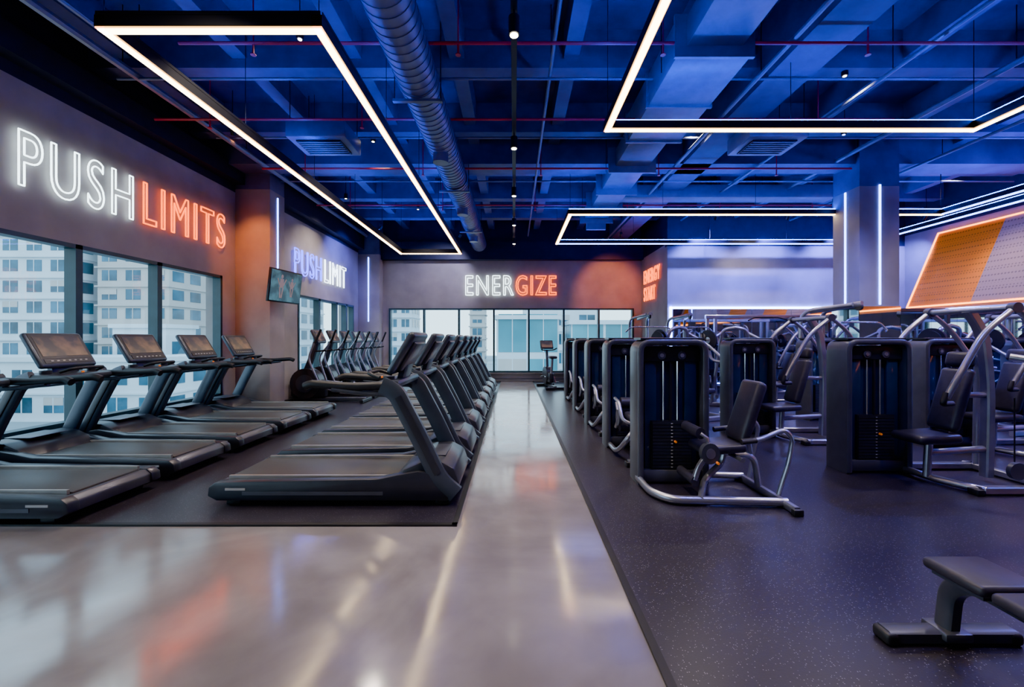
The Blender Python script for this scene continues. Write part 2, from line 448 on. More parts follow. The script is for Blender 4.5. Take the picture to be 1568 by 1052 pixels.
neon(s, 'limit_tubes', 'LIMIT', M_neonw, (XL2+.05, 11.42, 2.95), (0, 1, 0), 1.45, .60, .010)
s = empty('neon_sign')
neon(s, 'ener_tubes', 'ENER', M_neonw, (-1.62, YB-.05, 2.90), (1, 0, 0), 1.60, .65, .012)
neon(s, 'gize_tubes', 'GIZE', M_neono, (0.07, YB-.05, 2.90), (1, 0, 0), 1.34, .65, .015)
s = empty('neon_sign')
neon(s, 'energy_tubes', 'ENERGY', M_neono, (XS-.05, 13.95, 3.20), (0, -1, 0), 1.5, .42, .012)
neon(s, 'start_tubes', 'START', M_neono, (XS-.05, 13.95, 2.65), (0, -1, 0), 1.1, .42, .012)

# ------------------------------------------------------------------ linear lights
def light_path(name, pts, zl, mbot, mtop, recess=False):
    b = MB(); W = .042
    for i in range(len(pts)-1):
        (xa, ya), (xb, yb) = pts[i], pts[i+1]
        x0, x1 = min(xa, xb)-W, max(xa, xb)+W; y0, y1 = min(ya, yb)-W, max(ya, yb)+W
        mb = mbot[i] if isinstance(mbot, list) else mbot
        b.b2(x0, x1, y0, y1, zl, zl+.09, M_black)
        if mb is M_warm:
            b.b2(x0+.003, x1-.003, y0+.003, y1-.003, zl-.010, zl, M_amberbloom)  # bloom put in as a glowing amber border
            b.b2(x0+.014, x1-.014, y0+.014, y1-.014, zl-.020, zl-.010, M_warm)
        else:
            b.b2(x0+.010, x1-.010, y0+.010, y1-.010, zl-.016, zl, mb)
        b.b2(x0+.015, x1-.015, y0+.015, y1-.015, zl+.09, zl+(.093 if recess else .104), mtop)
        L = max(x1-x0, y1-y0); n = max(1, int(L/1.8))
        for k in range(n+1):
            t = k/n; px = xa+(xb-xa)*t; py = ya+(yb-ya)*t
            b.cyl((px, py, zl+.09), (px, py, ZC), .004, M_black, 5)
    if recess:
        for i in range(len(pts)-1):
            (xa, ya), (xb, yb) = pts[i], pts[i+1]
            if xa == xb:
                for s_ in (-1, 1): b.b2(xa+s_*W-.003, xa+s_*W+.003, min(ya, yb)-.03, max(ya, yb)+.03, zl+.09, zl+.12, M_black)
            else:
                for s_ in (-1, 1): b.b2(min(xa, xb)-.03, max(xa, xb)+.03, ya+s_*W-.003, ya+s_*W+.003, zl+.09, zl+.12, M_black)
    return b.obj(name)
ZL = 3.95
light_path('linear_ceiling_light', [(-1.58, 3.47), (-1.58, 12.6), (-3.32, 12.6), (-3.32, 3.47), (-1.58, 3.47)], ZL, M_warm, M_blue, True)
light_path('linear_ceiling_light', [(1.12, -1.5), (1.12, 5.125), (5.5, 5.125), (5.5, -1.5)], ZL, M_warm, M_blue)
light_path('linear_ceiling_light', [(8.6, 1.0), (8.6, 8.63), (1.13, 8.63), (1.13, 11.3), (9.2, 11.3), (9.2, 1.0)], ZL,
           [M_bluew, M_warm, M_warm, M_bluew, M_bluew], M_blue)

# ------------------------------------------------------------------ ceiling services
b = MB()
b.cyl((-1.13, YF+.05, 4.5), (-1.13, 13.9, 4.5), .23, M_galv, 28)
y = YF+.2
while y < 13.9:
    b.cyl((-1.13, y, 4.5), (-1.13, y+.02, 4.5), .238, M_galv, 28); y += .12
y = -1.2
while y < 14:
    b.cyl((-1.13, y, 4.5), (-1.13, y+.05, 4.5), .245, M_galv, 28)
    b.b2(-1.42, -.84, y, y+.05, 4.22, 4.25, M_galv)
    b.cyl((-1.4, y+.02, 4.22), (-1.4, y+.02, ZC), .006, M_black, 5); b.cyl((-.86, y+.02, 4.22), (-.86, y+.02, ZC), .006, M_black, 5); y += 3.1
for y in (6.6, 9.4, 12.0):
    b.cyl((-1.13, y, 4.5), (-1.13, y, 4.15), .12, M_galv, 14)
b.obj('spiral_air_duct')
b = MB()
b.b2(1.85, 2.45, 1.0, 4.6, 4.58, 4.9, M_galv, .01); b.b2(1.75, 2.55, 4.6, 6.6, 4.48, 4.9, M_galv, .01); b.b2(1.85, 2.45, 6.6, 11.2, 4.58, 4.9, M_galv, .01)
for y in (1.0, 2.2, 3.4, 4.6, 5.6, 6.6, 7.8, 9.0, 10.2, 11.2): b.b2(1.72, 2.58, y-.02, y+.02, 4.46, 4.92, M_galv)
b.b2(2.45, 7.2, 9.55, 9.95, 4.6, 4.88, M_galv, .01)
b.b2(1.9, 2.4, 11.2, 11.3, 4.3, 4.85, M_galv)
for y in (2, 5, 8, 10.8):
    for x in (1.72, 2.58): b.cyl((x, y, 4.55), (x, y, ZC), .006, M_black, 5)
b.obj('rectangular_air_duct')
for (y, x0, x1) in ((4.6, -3.6, XR-.1), (6.2, XL+.4, 5.5), (8.0, -4.7, 6.3), (10.2, -4.7, 8)):
    b = MB(); b.cyl((x0, y, 4.62), (x1, y, 4.62), .019, M_redpipe, 8)
    x = x0+.8
    while x < x1-.3:
        b.cyl((x, y, 4.62), (x, y, ZC), .008, M_redpipe, 6); b.cyl((x, y, 4.62), (x, y, 4.5), .012, M_redpipe, 6); b.cyl((x, y, 4.5), (x, y, 4.49), .03, M_redpipe, 8); x += 2.2
    b.obj('sprinkler_pipe')
for (x, z, r) in ((-4.75, 4.75, .05), (-4.55, 4.85, .03), (0.45, 4.75, .022), (3.0, 4.66, .03), (4.6, 4.7, .025), (6.1, 4.8, .04), (7.6, 4.7, .025)):
    b = MB(); b.cyl((x, YF+.1, z), (x, 13.8 if x < 4 else 11.8, z), r, M_galv, 8)
    y = -2
    while y < 11.5:
        b.cyl((x, y, z), (x, y, ZC), .006, M_black, 5); y += 2.4
    b.obj('conduit_pipe')
for (y, z) in ((3.0, 4.9), (5.4, 4.72), (7.2, 4.82), (9.0, 4.75), (11, 4.8)):
    b = MB(); b.cyl((-5.0, y, z), (10.5, y, z), .018, M_galv, 8); b.obj('conduit_pipe')

b = MB(); b.b2(-.03, .03, YF+.1, 13.6, 4.36, 4.41, M_black)
for y in range(-2, 14, 2): b.cyl((0, y, 4.4), (0, y, ZC), .005, M_black, 5)
spots = [1.6, 3.8, 6.07, 8.1, 10.2, 12.2]
for y in spots:
    b.cyl((0, y, 4.36), (0, y, 4.30), .012, M_black, 8); b.cyl((0, y, 4.30), (0, y, 4.14), .05, M_black, 16)
    b.cyl((0, y, 4.139), (0, y, 4.134), .036, M_spot, 16)
b.obj('track_light')
def spot(loc, e, size=75, col=(1, .86, .68), aim=None, blend=.7, soft=.04):
    l = bpy.data.lights.new('spot_bulb', 'SPOT'); l.energy = e; l.color = col; l.spot_size = math.radians(size); l.spot_blend = blend; l.shadow_soft_size = soft
    o = bpy.data.objects.new('spot_lamp', l); COL.objects.link(o); o.location = loc
    if aim: o.rotation_euler = (Vector(aim)-Vector(loc)).to_track_quat('-Z', 'Y').to_euler()
    return o
for y in spots: spot((0, y, 4.12), 220, 95)
def added_can(x, y, z=5.06, e=220, col=(1, .86, .74), aim=None, size=115):  # added spotlight with housing, for fill and coloured wash
    b = MB(); b.cyl((0, 0, 0), (0, 0, ZC-z), .006, M_black, 5)
    d = (Vector(aim)-Vector((x, y, z))).normalized() if aim else Vector((0, 0, -1))
    b.cyl((0, 0, 0), d*.12, .04, M_black, 14); ml = M_spot
    if col[2] > .9 and col[0] < .5: ml = M_bluew
    elif col[2] < .2: ml = M_ledo
    b.cyl(d*.121, d*.125, .022, ml, 14)
    b.obj('added_spotlight', (x, y, z)); p = Vector((x, y, z))+d*.14
    spot(tuple(p), e, size, col, aim)
for p in ((4.4, 2.7), (-2.8, 2.2), (3.0, 7.1), (7.6, 6.0), (-4.2, 10.7), (4.4, 5.7), (-2.5, 7.6), (6.2, 10.7), (-2.5, 5.0), (-2.6, 11.6), (9.2, 8.9)): added_can(*p)  # extra downlights added to brighten the machine areas
OC = (1.0, .24, .03); BC = (.12, .15, 1.0)
added_can(-4.6, 7.0, 4.9, 300, OC, (-5.25, 8.6, 2.9), 44)  # added orange spot, tints the column face
added_can(3.0, 12.0, 4.4, 260, OC, (3.2, 14.4, 3.0), 60)  # added orange spot, tints the right half of the back wall
for x in (5.0, 6.8, 8.6, 10.2): added_can(x, 10.6, 4.5, 750, BC, (x+.2, 11.95, 3.1), 85)  # added blue spots, brighten the wall above the mirrors
added_can(-3.7, 12.0, 4.6, 260, BC, (-5.0, 12.4, 3.2), 100)
added_can(-1.6, 12.9, 4.6, 160, (.62, .62, 1.0), (-2.6, 14.4, 3.2), 90)
added_can(8.4, 4.4, 4.9, 700, BC, (7.0, 4.6, 0), 110); added_can(5.4, 7.0, 4.9, 600, BC, (5.0, 7.2, 0), 110); added_can(2.6, 2.6, 4.9, 240, BC, (2.8, 3.0, 0), 110)  # added blue spots for a blue sheen on the right floor

b = MB(); b.box((0, 0, 0), (.9, .7, .26), M_galv, bev=.02)
b.b2(-.34, .34, -.24, .24, -.15, -.13, M_black)
for i in range(7): b.b2(-.32, .32, -.22+i*.07, -.20+i*.07, -.16, -.15, M_galv)
for x in (-.4, .4):
    for y in (-.3, .3): b.cyl((x, y, .12), (x, y, .85), .006, M_black, 5)
acm = b.mesh('ac_unit')
for p in ((-3.0, 6.8), (4.0, 6.8), (7.9, 9.7)): inst(acm, 'air_conditioner_unit', (p[0], p[1], 4.62))

# ------------------------------------------------------------------ treadmill
def treadmill():
    b = MB()
    prof = [(0.0, .09), (0.01, .165), (.06, .205), (.3, .215), (1.45, .235), (1.62, .27), (1.8, .30), (2.05, .26), (2.1, .12), (2.05, .05), (.08, .05)]
    for s in (-1, 1):
        b.prism(prof, s*.335, s*.435, M_shroud, 'y', bev=.012)
        b.b2(.12, 1.6, s*.318-.012, s*.318+.012, .20, .236, M_trimline)
        b.b2(.3, 1.5, s*.436-.003, s*.436+.003, .10, .13, M_frame)
    b.prism([(0.02, .08), (.02, .16), (.07, .20), (.12, .20), (.12, .06)], -.34, .34, M_frame, 'y', bev=.01)
    b.b2(.10, 1.68, -.305, .305, .10, .216, M_belt, .012)
    hood = [(1.55, .20), (1.66, .30), (1.80, .36), (1.98, .375), (2.10, .31), (2.15, .17), (2.10, .05), (1.6, .05)]
    b.prism(hood, -.375, .375, M_shroud, 'y', bev=.025)
    b.b2(1.72, 2.0, -.2, .2, .37, .382, M_frame, .01)
    for s in (-1, 1):
        b.sweep([(2.12, s*.405, .10), (1.98, s*.405, .22), (1.80, s*.405, .60), (1.60, s*.40, .98), (1.48, s*.39, 1.03)], .032, .074, M_mast, up=(0, 1, 0), fil=.12, shape='rect')
        b.sweep([(1.97, s*.44, .28), (1.80, s*.442, .62), (1.63, s*.437, .94)], .006, .03, M_shroud, up=(0, 1, 0), shape='rect')
        b.sweep([(1.52, s*.385, 1.03), (1.2, s*.385, 1.02), (.86, s*.375, 1.045), (.80, s*.365, 1.02)], .032, .036, M_rubber, up=(0, 1, 0), fil=.1)
        b.sweep([(1.55, s*.385, .95), (1.30, s*.385, .965), (1.05, s*.385, 1.0)], .03, .022, M_mast, up=(0, 1, 0), fil=.1)
        b.box((2.0, s*.36, .03), (.12, .08, .05), M_rubber, bev=.01); b.box((.2, s*.36, .03), (.12, .08, .05), M_rubber, bev=.01)
        b.cyl((1.50, s*.25, 1.02), (1.50, s*.25, 1.10), .05, M_shroud, 12)
    b.box((1.50, 0, 1.03), (.26, .78, .07), M_mast, rot=(0, -.12, 0), bev=.03)
    b.sweep([(1.40, -.2, 1.08), (1.28, -.17, 1.12), (1.28, .17, 1.12), (1.40, .2, 1.08)], .017, .017, M_rubber, up=(0, 0, 1), fil=.08)
    b.sweep([(1.56, 0, 1.04), (1.60, 0, 1.20)], .14, .035, M_mast, up=(0, 1, 0), shape='rect')
    a = math.radians(31)
    def cp(n, t):
        return (1.60+t*math.sin(a)-n*math.cos(a), 0, 1.28+t*math.cos(a)+n*math.sin(a))
    b.box(cp(0, .03), (.065, .60, .43), M_mast, rot=(0, a, 0), bev=.03, seg=3)
    b.box(cp(-.045, .02), (.05, .42, .30), M_frame, rot=(0, a, 0), bev=.02)
    b.box(cp(.032, .065), (.006, .54, .31), M_shroud, rot=(0, a, 0))
    b.box(cp(.035, .065), (.006, .48, .25), M_screen, rot=(0, a, 0))
    b.box(cp(.034, -.12), (.008, .5, .05), M_shroud, rot=(0, a, 0))
    for i in range(-3, 4): 
        p = cp(.039, -.12); b.box((p[0], i*.06, p[2]), (.006, .025, .012), M_label, rot=(0, a, 0))
    b.box((1.36, 0, 1.07), (.015, .03, .02), M_orange, bev=.005)
    for s in (-1, 1): b.box((.24, s*.4365, .15), (.17, .004, .018), M_label, rot=(0, 0, 0))
    return b.mesh('treadmill')
tm = treadmill()
for i in range(8): inst(tm, 'treadmill', (-2.62, 4.09+1.05*i, MZ))
for i in range(5): inst(tm, 'treadmill', (-3.42, 3.72+1.03*i, MZ), PI)

# ------------------------------------------------------------------ elliptical
def elliptical():
    b = MB()
    b.sweep([(0, 0, .06), (1.7, 0, .06)], .05, .04, M_frame, up=(0, 1, 0), shape='rect')
    for x in (.02, 1.68): b.sweep([(x, -.3, .04), (x, .3, .04)], .04, .035, M_rubber, up=(1, 0, 0), shape='rect')
    b.cyl((1.35, -.13, .42), (1.35, .13, .42), .34, M_shroud, 26); b.cyl((1.35, -.15, .42), (1.35, .15, .42), .2, M_mast, 22)
    b.box((1.3, 0, .3), (.8, .2, .4), M_shroud, bev=.06)
    b.sweep([(1.50, 0, .4), (1.25, 0, 1.0), (1.15, 0, 1.35)], .05, .06, M_mast, up=(0, 1, 0), fil=.2, shape='rect')
    b.box((1.10, 0, 1.48), (.07, .45, .34), M_mast, rot=(0, .45, 0), bev=.03); b.box((1.063, 0, 1.497), (.01, .38, .25), M_screen, rot=(0, .45, 0))
    for s in (-1, 1):
        b.sweep([(1.35, s*.2, .42), (.9, s*.2, .3+s*.08), (.15, s*.2, .22)], .03, .03, M_steel, fil=.1)
        b.box((.55, s*.22, .30+s*.05), (.38, .15, .05), M_rubber, bev=.02)
        b.sweep([(.95, s*.24, .30+s*.07), (1.22, s*.26, 1.0), (1.0+s*.06, s*.27, 1.35), (.88+s*.06, s*.25, 1.62)], .02, .02, M_steel, fil=.15)
        b.sweep([(1.0+s*.06, s*.27, 1.33), (.87+s*.06, s*.25, 1.64)], .026, .026, M_rubber)
        b.sweep([(1.2, 0, 1.15), (1.0, s*.18, 1.15), (.85, s*.18, 1.18)], .018, .018, M_rubber, fil=.06)
    return b.mesh('elliptical')
em = elliptical()
for i in range(6): inst(em, 'elliptical_trainer', (-3.35, 9.75+.78*i, MZ), PI)

def bike():
    b = MB()
    for x in (.02, 1.05): b.sweep([(x, -.27, .04), (x, .27, .04)], .035, .035, M_rubber, up=(1, 0, 0), shape='rect')
    b.sweep([(0, 0, .07), (1.05, 0, .07)], .04, .04, M_frame, shape='rect')
    b.cyl((.8, -.09, .35), (.8, .09, .35), .26, M_shroud, 24); b.box((.6, 0, .3), (.5, .14, .3), M_shroud, bev=.05)
    b.sweep([(.45, 0, .15), (.3, 0, .85)], .035, .035, M_steel); b.box((.28, 0, .9), (.28, .22, .08), M_pad, bev=.035)
    b.sweep([(.8, 0, .4), (.88, 0, 1.1)], .04, .04, M_mast)
    for s in (-1, 1):
        b.sweep([(.87, 0, 1.08), (.78, s*.2, 1.1), (.6, s*.22, 1.15)], .018, .018, M_rubber, fil=.08)
        b.cyl((.55, s*.12, .32), (.55+s*.12, s*.14, .25+s*.08), .015, M_chrome, 8); b.box((.55+s*.12, s*.19, .25+s*.08), (.1, .09, .03), M_rubber, bev=.01)
    b.box((.90, 0, 1.25), (.06, .4, .28), M_shroud, rot=(0, .4, 0), bev=.03); b.box((.87, 0, 1.265), (.01, .33, .2), M_screen, rot=(0, .4, 0))
    return b.mesh('bike')
bk = bike()
inst(bk, 'exercise_bike', (1.15, 11.9, MZ), PI/2+.2); inst(bk, 'exercise_bike', (2.2, 12.9, MZ), PI/2)

# ------------------------------------------------------------------ strength machines
def tower(b, w=.70, h=1.43):
    x = w/2-.03; f = -.22; bk = .08; yc = (f+bk)/2; hd = (bk-f)/2
    b.sweep([(-x, yc, 0), (-x, yc, h-.03), (x, yc, h-.03), (x, yc, 0)], hd, .03, M_frame, up=(0, 1, 0), fil=.10, shape='rect')
    b.sweep([(-x, f-.002, .02), (-x, f-.002, h-.03), (x, f-.002, h-.03), (x, f-.002, .02)], .018, .03, M_frame, up=(0, 1, 0), fil=.10)
    b.b2(-x+.02, x-.02, f+.10, bk-.02, .05, h-.07, M_panel)
    b.b2(-x, x, f+.02, bk-.02, .02, .14, M_frame, .015)
    b.b2(-.2, .2, f+.045, f+.10, .14, .62, M_iron)
    for i in range(14): b.b2(-.19, .19, f+.035, f+.05, .155+i*.033, .155+i*.033+.027, M_shroud)
    for i in range(14): b.b2(-.008, .008, f+.03, f+.036, .164+i*.033, .164+i*.033+.006, M_label)
    for s in (-1, 1):
        b.cyl((s*.07, f+.075, .62), (s*.07, f+.075, h-.12), .010, M_chrome, 8)
        b.b2(s*.2-.06, s*.2+.06, f+.07, f+.10, .14, h-.12, M_panel, .008)
        b.cyl((s*.10, f+.06, h-.16), (s*.10, f+.03, h-.16), .040, M_frame, 18); b.cyl((s*.10, f+.03, h-.16), (s*.10, f+.024, h-.16), .02, M_steel, 12)
    b.b2(-.30, .30, f+.05, f+.10, h-.22, h-.07, M_shroud, .01)
    b.b2(-.012, .012, f+.06, f+.075, .62, h-.2, M_rubber)
    b.sweep([(-x+.01, yc, h+.004), (x-.01, yc, h+.004)], hd-.03, .012, M_shroud, up=(0, 1, 0), shape='rect')
    b.cyl((.03, f+.03, .42), (.03, f+.005, .42), .011, M_orange, 12)

def leg_extension():
    b = MB(); tower(b)
    S = M_steel; st = len(b.v)
    b.sweep([(-.36, -.15, .06), (-.36, -.55, .055), (-.2, -.72, .05), (1.0, -.78, .05)], .040, .036, S, fil=.16)
    b.sweep([(.97, -.95, .04), (.97, -.05, .04)], .035, .03, S, up=(0, 0, 1), shape='rect')
    for y in (-.95, -.05): b.box((.97, y, .03), (.10, .05, .06), M_rubber, bev=.01)
    b.sweep([(.3, -.05, .06), (.98, -.10, .06)], .035, .035, S)
    b.sweep([(.1, -.75, .06), (.3, -.45, .14), (.52, -.42, .30), (.55, -.42, .42)], .034, .034, S, fil=.12)
    b.sweep([(.95, -.42, .06), (.9, -.42, .38), (.55, -.42, .40)], .034, .034, S, fil=.12)
    b.box((.46, -.42, .475), (.50, .36, .09), M_pad, rot=(0, -.07, 0), bev=.035, seg=3)
    b.box((.80, -.42, .83), (.12, .32, .64), M_pad, rot=(0, .36, 0), bev=.045, seg=3)
    b.box((.85, -.42, .81), (.03, .2, .5), M_shroud, rot=(0, .36, 0), bev=.01)
    b.sweep([(.86, -.42, .40), (.82, -.42, .60), (.92, -.42, .86)], .028, .028, S, fil=.1)
    for y in (-.68, -.16):
        b.sweep([(.60, y, .58), (.78, y, .60), (1.05, y, .70), (1.14, y, .62), (1.10, y, .40), (1.0, y*.9-.04, .06)], .024, .022, S, fil=.12)
        b.sweep([(.58, y, .58), (.74, y, .595)], .028, .028, M_rubber)
    b.sweep([(.60, -.68, .40), (.60, -.16, .40)], .025, .025, S)
    b.cyl((.26, -.66, .46), (.26, -.60, .46), .10, M_frame, 24); b.cyl((.26, -.665, .46), (.26, -.66, .46), .05, S, 20)
    b.sweep([(.26, -.62, .46), (.14, -.62, .32), (.10, -.62, .20)], .022, .026, S, fil=.08, shape='rect')
    b.cyl((.10, -.64, .19), (.10, -.30, .19), .048, M_pad, 18)
    b.cyl((.18, -.60, .64), (.18, -.26, .64), .055, M_pad, 18)
    b.sweep([(.26, -.62, .50), (.24, -.62, .60), (.18, -.60, .64)], .018, .018, S)
    b.cyl((.32, -.70, .38), (.32, -.67, .38), .013, M_orange, 10)
    b.warp(st, .80, -.04, .92)
    return b.mesh('leg_extension')

def chest_press():
    b = MB(); tower(b)
    S = M_steel; st = len(b.v)
    b.sweep([(.3, -.1, .05), (.3, -.55, .05), (.45, -.85, .05)], .036, .036, S, fil=.15)
    b.sweep([(.40, -.82, .045), (1.20, -.82, .045)], .036, .036, S, up=(0, 0, 1), shape='rect')
    b.sweep([(.40, -.05, .045), (1.22, -.05, .045)], .036, .036, S, up=(0, 0, 1), shape='rect')
    b.sweep([(1.16, -.90, .045), (1.16, .02, .045)], .036, .036, S, up=(0, 0, 1), shape='rect')
    for p in ((.38, -.82), (1.22, -.9), (1.22, .0)): b.box((p[0], p[1], .03), (.07, .10, .06), M_rubber, bev=.01)
    b.sweep([(1.16, -.80, .05), (1.16, -.76, 1.25), (1.0, -.55, 1.30)], .036, .036, S, fil=.1)
    b.sweep([(1.16, -.10, .05), (1.16, -.12, 1.25), (1.0, -.3, 1.30)], .036, .036, S, fil=.1)
    b.sweep([(.88, -.45, .05), (.90, -.45, 1.0), (.84, -.45, 1.55), (.70, -.45, 1.78)], .045, .04, S, fil=.25, shape='rect')
    b.sweep([(.28, -.45, .05), (.30, -.45, .42)], .034, .034, S); b.sweep([(.30, -.45, .30), (.88, -.45, .34)], .034, .034, S)
    b.box((.27, -.45, .47), (.42, .36, .09), M_pad, rot=(0, -.06, 0), bev=.035, seg=3)
    b.box((.52, -.45, .86), (.10, .30, .66), M_pad, rot=(0, .27, 0), bev=.045, seg=3)
    b.box((.62, -.45, 1.27), (.09, .26, .16), M_pad, rot=(0, .2, 0), bev=.04, seg=3)
    b.sweep([(.60, -.45, .9), (.88, -.45, .9)], .03, .03, S)
    b.cyl((.70, -.85, 1.78), (.70, -.05, 1.78), .032, S, 12)
    for y in (-.85, -.05):
        b.cyl((.70, y-.03, 1.78), (.70, y+.03, 1.78), .05, M_frame, 16)
        b.sweep([(.70, y, 1.78), (.42, y, 1.55), (.20, y, 1.15), (.12, y*.95, .92)], .028, .028, S, fil=.15)
        b.sweep([(.12, y*.95, .97), (.08, y*.95, .86), (.22, y*.8-.08, .86)], .026, .026, M_rubber, fil=.04)
        b.sweep([(.70, y, 1.78), (.92, y, 1.6), (1.16, y*.93-.03, 1.22)], .026, .026, S, fil=.15)
    b.cyl((.92, -.70, .18), (.92, -.66, .18), .085, M_frame, 20); b.cyl((.92, -.66, .18), (.92, -.66, .9), .006, M_rubber, 5)
    b.warp(st, 1.0, 0, .965)
    return b.mesh('chest_press')

def seated_curl():
    b = MB(); tower(b); S = M_steel
    b.sweep([(0, -.15, .05), (0, -1.05, .05)], .036, .036, S, up=(0, 0, 1), shape='rect')
    b.sweep([(-.28, -1.05, .045), (.32, -1.05, .045)], .035, .035, S, up=(0, 0, 1), shape='rect')
    for x in (-.28, .32): b.box((x, -1.05, .03), (.06, .1, .06), M_rubber, bev=.01)
    b.sweep([(-.3, -.15, .05), (-.32, -.7, .07), (-.25, -.95, .30), (-.1, -.8, .42)], .03, .03, S, fil=.2)
    b.sweep([(0, -.75, .05), (0, -.75, .42)], .035, .035, S)
    b.box((0, -.66, .47), (.36, .42, .09), M_pad, rot=(.05, 0, 0), bev=.035, seg=3)
    b.box((0, -.98, .80), (.32, .09, .56), M_pad, rot=(.22, 0, 0), bev=.04, seg=3)
    b.sweep([(0, -1.0, .05), (0, -1.08, .5), (0, -1.06, .8)], .03, .03, S, fil=.1)
    for s in (-1, 1): b.sweep([(s*.1, -.8, .42), (s*.27, -.75, .45), (s*.28, -.62, .66), (s*.28, -.42, .68)], .02, .02, S, fil=.08)
    b.cyl((-.2, -.34, .30), (.2, -.34, .30), .06, M_pad, 16); b.cyl((-.2, -.38, .62), (.2, -.38, .62), .065, M_pad, 16)
    b.cyl((-.27, -.5, .45), (-.23, -.5, .45), .1, M_frame, 20)
    b.sweep([(-.25, -.5, .45), (-.25, -.34, .30)], .022, .022, S); b.sweep([(-.25, -.5, .45), (-.25, -.38, .62)], .022, .022, S)
    return b.mesh('leg_curl')

def lat_pulldown():
    b = MB(); tower(b); S = M_steel
    b.sweep([(0, -.1, .05), (0, -1.2, .05)], .04, .04, S, up=(0, 0, 1), shape='rect'); b.sweep([(-.35, -1.2, .04), (.35, -1.2, .04)], .035, .035, S, up=(0, 0, 1), shape='rect')
    for s in (-1, 1):
        b.sweep([(s*.22, .1, 0), (s*.22, .1, 1.93), (s*.06, -.75, 1.99)], .035, .03, S, fil=.25)
    b.sweep([(0, .1, 1.93), (0, -.85, 2.0)], .04, .03, S, shape='rect')
    b.cyl((-.02, -.8, 1.95), (.02, -.8, 1.95), .06, M_rubber, 16); b.cyl((0, -.8, 1.93), (0, -.8, 1.72), .006, M_rubber, 5)
    b.sweep([(-.55, -.8, 1.58), (-.42, -.8, 1.70), (.42, -.8, 1.70), (.55, -.8, 1.58)], .016, .016, M_chrome, fil=.1)
    b.sweep([(0, -.8, .05), (0, -.8, .45)], .035, .035, S); b.box((0, -.8, .5), (.36, .36, .08), M_pad, bev=.03)
    b.sweep([(0, -.42, .05), (0, -.48, .68)], .03, .03, S); b.cyl((-.24, -.5, .68), (.24, -.5, .68), .06, M_pad, 16)
    return b.mesh('lat_pulldown')

def crossover():
    b = MB(); S = M_steel; H = 1.98
    for s in (-1, 1):
        x = s*1.35
        b.sweep([(x, -.3, .03), (x, .3, .03)], .04, .04, S, up=(0, 0, 1), shape='rect')
        b.sweep([(x-.1, 0, 0), (x-.1, 0, H)], .035, .035, S, shape='rect'); b.sweep([(x+.1, 0, 0), (x+.1, 0, H)], .035, .035, S, shape='rect')
        b.b2(x-.14, x+.14, .02, .22, .1, 1.4, M_panel, .01)
        for i in range(12): b.b2(x-.08, x+.08, -.06, .02, .15+i*.045, .15+i*.045+.038, M_iron)
        b.box((x-s*.12, -.1, 1.2), (.07, .12, .16), M_frame, bev=.02); b.cyl((x-s*.15, -.1, 1.15), (x-s*.25, -.1, .9), .018, M_rubber, 8)
    b.sweep([(-1.5, 0, H), (1.5, 0, H)], .045, .045, S, shape='rect')
    b.sweep([(-.5, -.15, H-.1), (-.3, -.05, H-.02), (.3, -.05, H-.02), (.5, -.15, H-.1)], .018, .018, M_rubber, fil=.06)
    return b.mesh('crossover')

def plate(b, c, ax, r, t=.035):
    a = Vector(c); d = Vector(ax)*t
    b.cyl(a-d/2, a+d/2, r, M_iron, 24); b.cyl(a-d*.6, a+d*.6, r*.3, M_steel, 14)

def plate_machine():
    b = MB(); S = M_steel
    b.sweep([(0, 0, .05), (0, -1.3, .05)], .04, .04, S, up=(0, 0, 1), shape='rect')
    for y in (0, -1.25): b.sweep([(-.45, y, .04), (.45, y, .04)], .04, .035, S, up=(0, 0, 1), shape='rect')
    for s in (-1, 1):
        b.sweep([(s*.42, 0, .05), (s*.30, -.05, 1.0), (s*.22, -.2, 1.62), (0, -.2, 1.66)], .035, .035, S, fil=.2)
        b.sweep([(s*.25, -.15, 1.55), (s*.55, -.35, 1.35), (s*.52, -.85, 1.0), (s*.3, -.98, .98)], .028, .028, S, fil=.2)
        b.cyl((s*.45, -.35, 1.40), (s*.75, -.35, 1.40), .02, M_chrome, 8)
        plate(b, (s*.62, -.35, 1.40), (1, 0, 0), .21); plate(b, (s*.67, -.35, 1.40), (1, 0, 0), .17)
        plate(b, (s*.45, .0, .45), (1, 0, 0), .2)
    b.sweep([(0, -.75, .05), (0, -.75, .42)], .035, .035, S)
    b.box((0, -.75, .47), (.34, .40, .08), M_pad, bev=.03); b.box((0, -.47, .86), (.30, .09, .70), M_pad, rot=(-.25, 0, 0), bev=.035)
    b.sweep([(0, -.1, .9), (0, -.42, .9)], .03, .03, S)
    return b.mesh('plate_machine')

def power_rack():
    b = MB(); S = M_frame; H = 2.05
    for x in (-.6, .6):
        for y in (-.6, .6): b.sweep([(x, y, 0), (x, y, H)], .038, .038, S, up=(1, 0, 0), shape='rect')
        b.sweep([(x, -.75, .04), (x, .75, .04)], .038, .038, S, shape='rect', up=(0, 0, 1)); b.sweep([(x, -.6, H-.02), (x, .6, H-.02)], .038, .038, S, up=(0, 0, 1), shape='rect')
        b.sweep([(x, -.6, .7), (x, .6, .7)], .02, .02, M_steel)
    for y in (-.6, .6): b.sweep([(-.6, y, H-.02), (.6, y, H-.02)], .038, .038, S, up=(0, 0, 1), shape='rect')
    b.cyl((-1.05, -.68, 1.35), (1.05, -.68, 1.35), .014, M_chrome, 8)
    for s in (-1, 1):
        plate(b, (s*.82, -.68, 1.35), (1, 0, 0), .225); plate(b, (s*.87, -.68, 1.35), (1, 0, 0), .19)
        plate(b, (s*.68, .6, .6), (1, 0, 0), .2); plate(b, (s*.68, .6, 1.1), (1, 0, 0), .2)
    return b.mesh('power_rack')

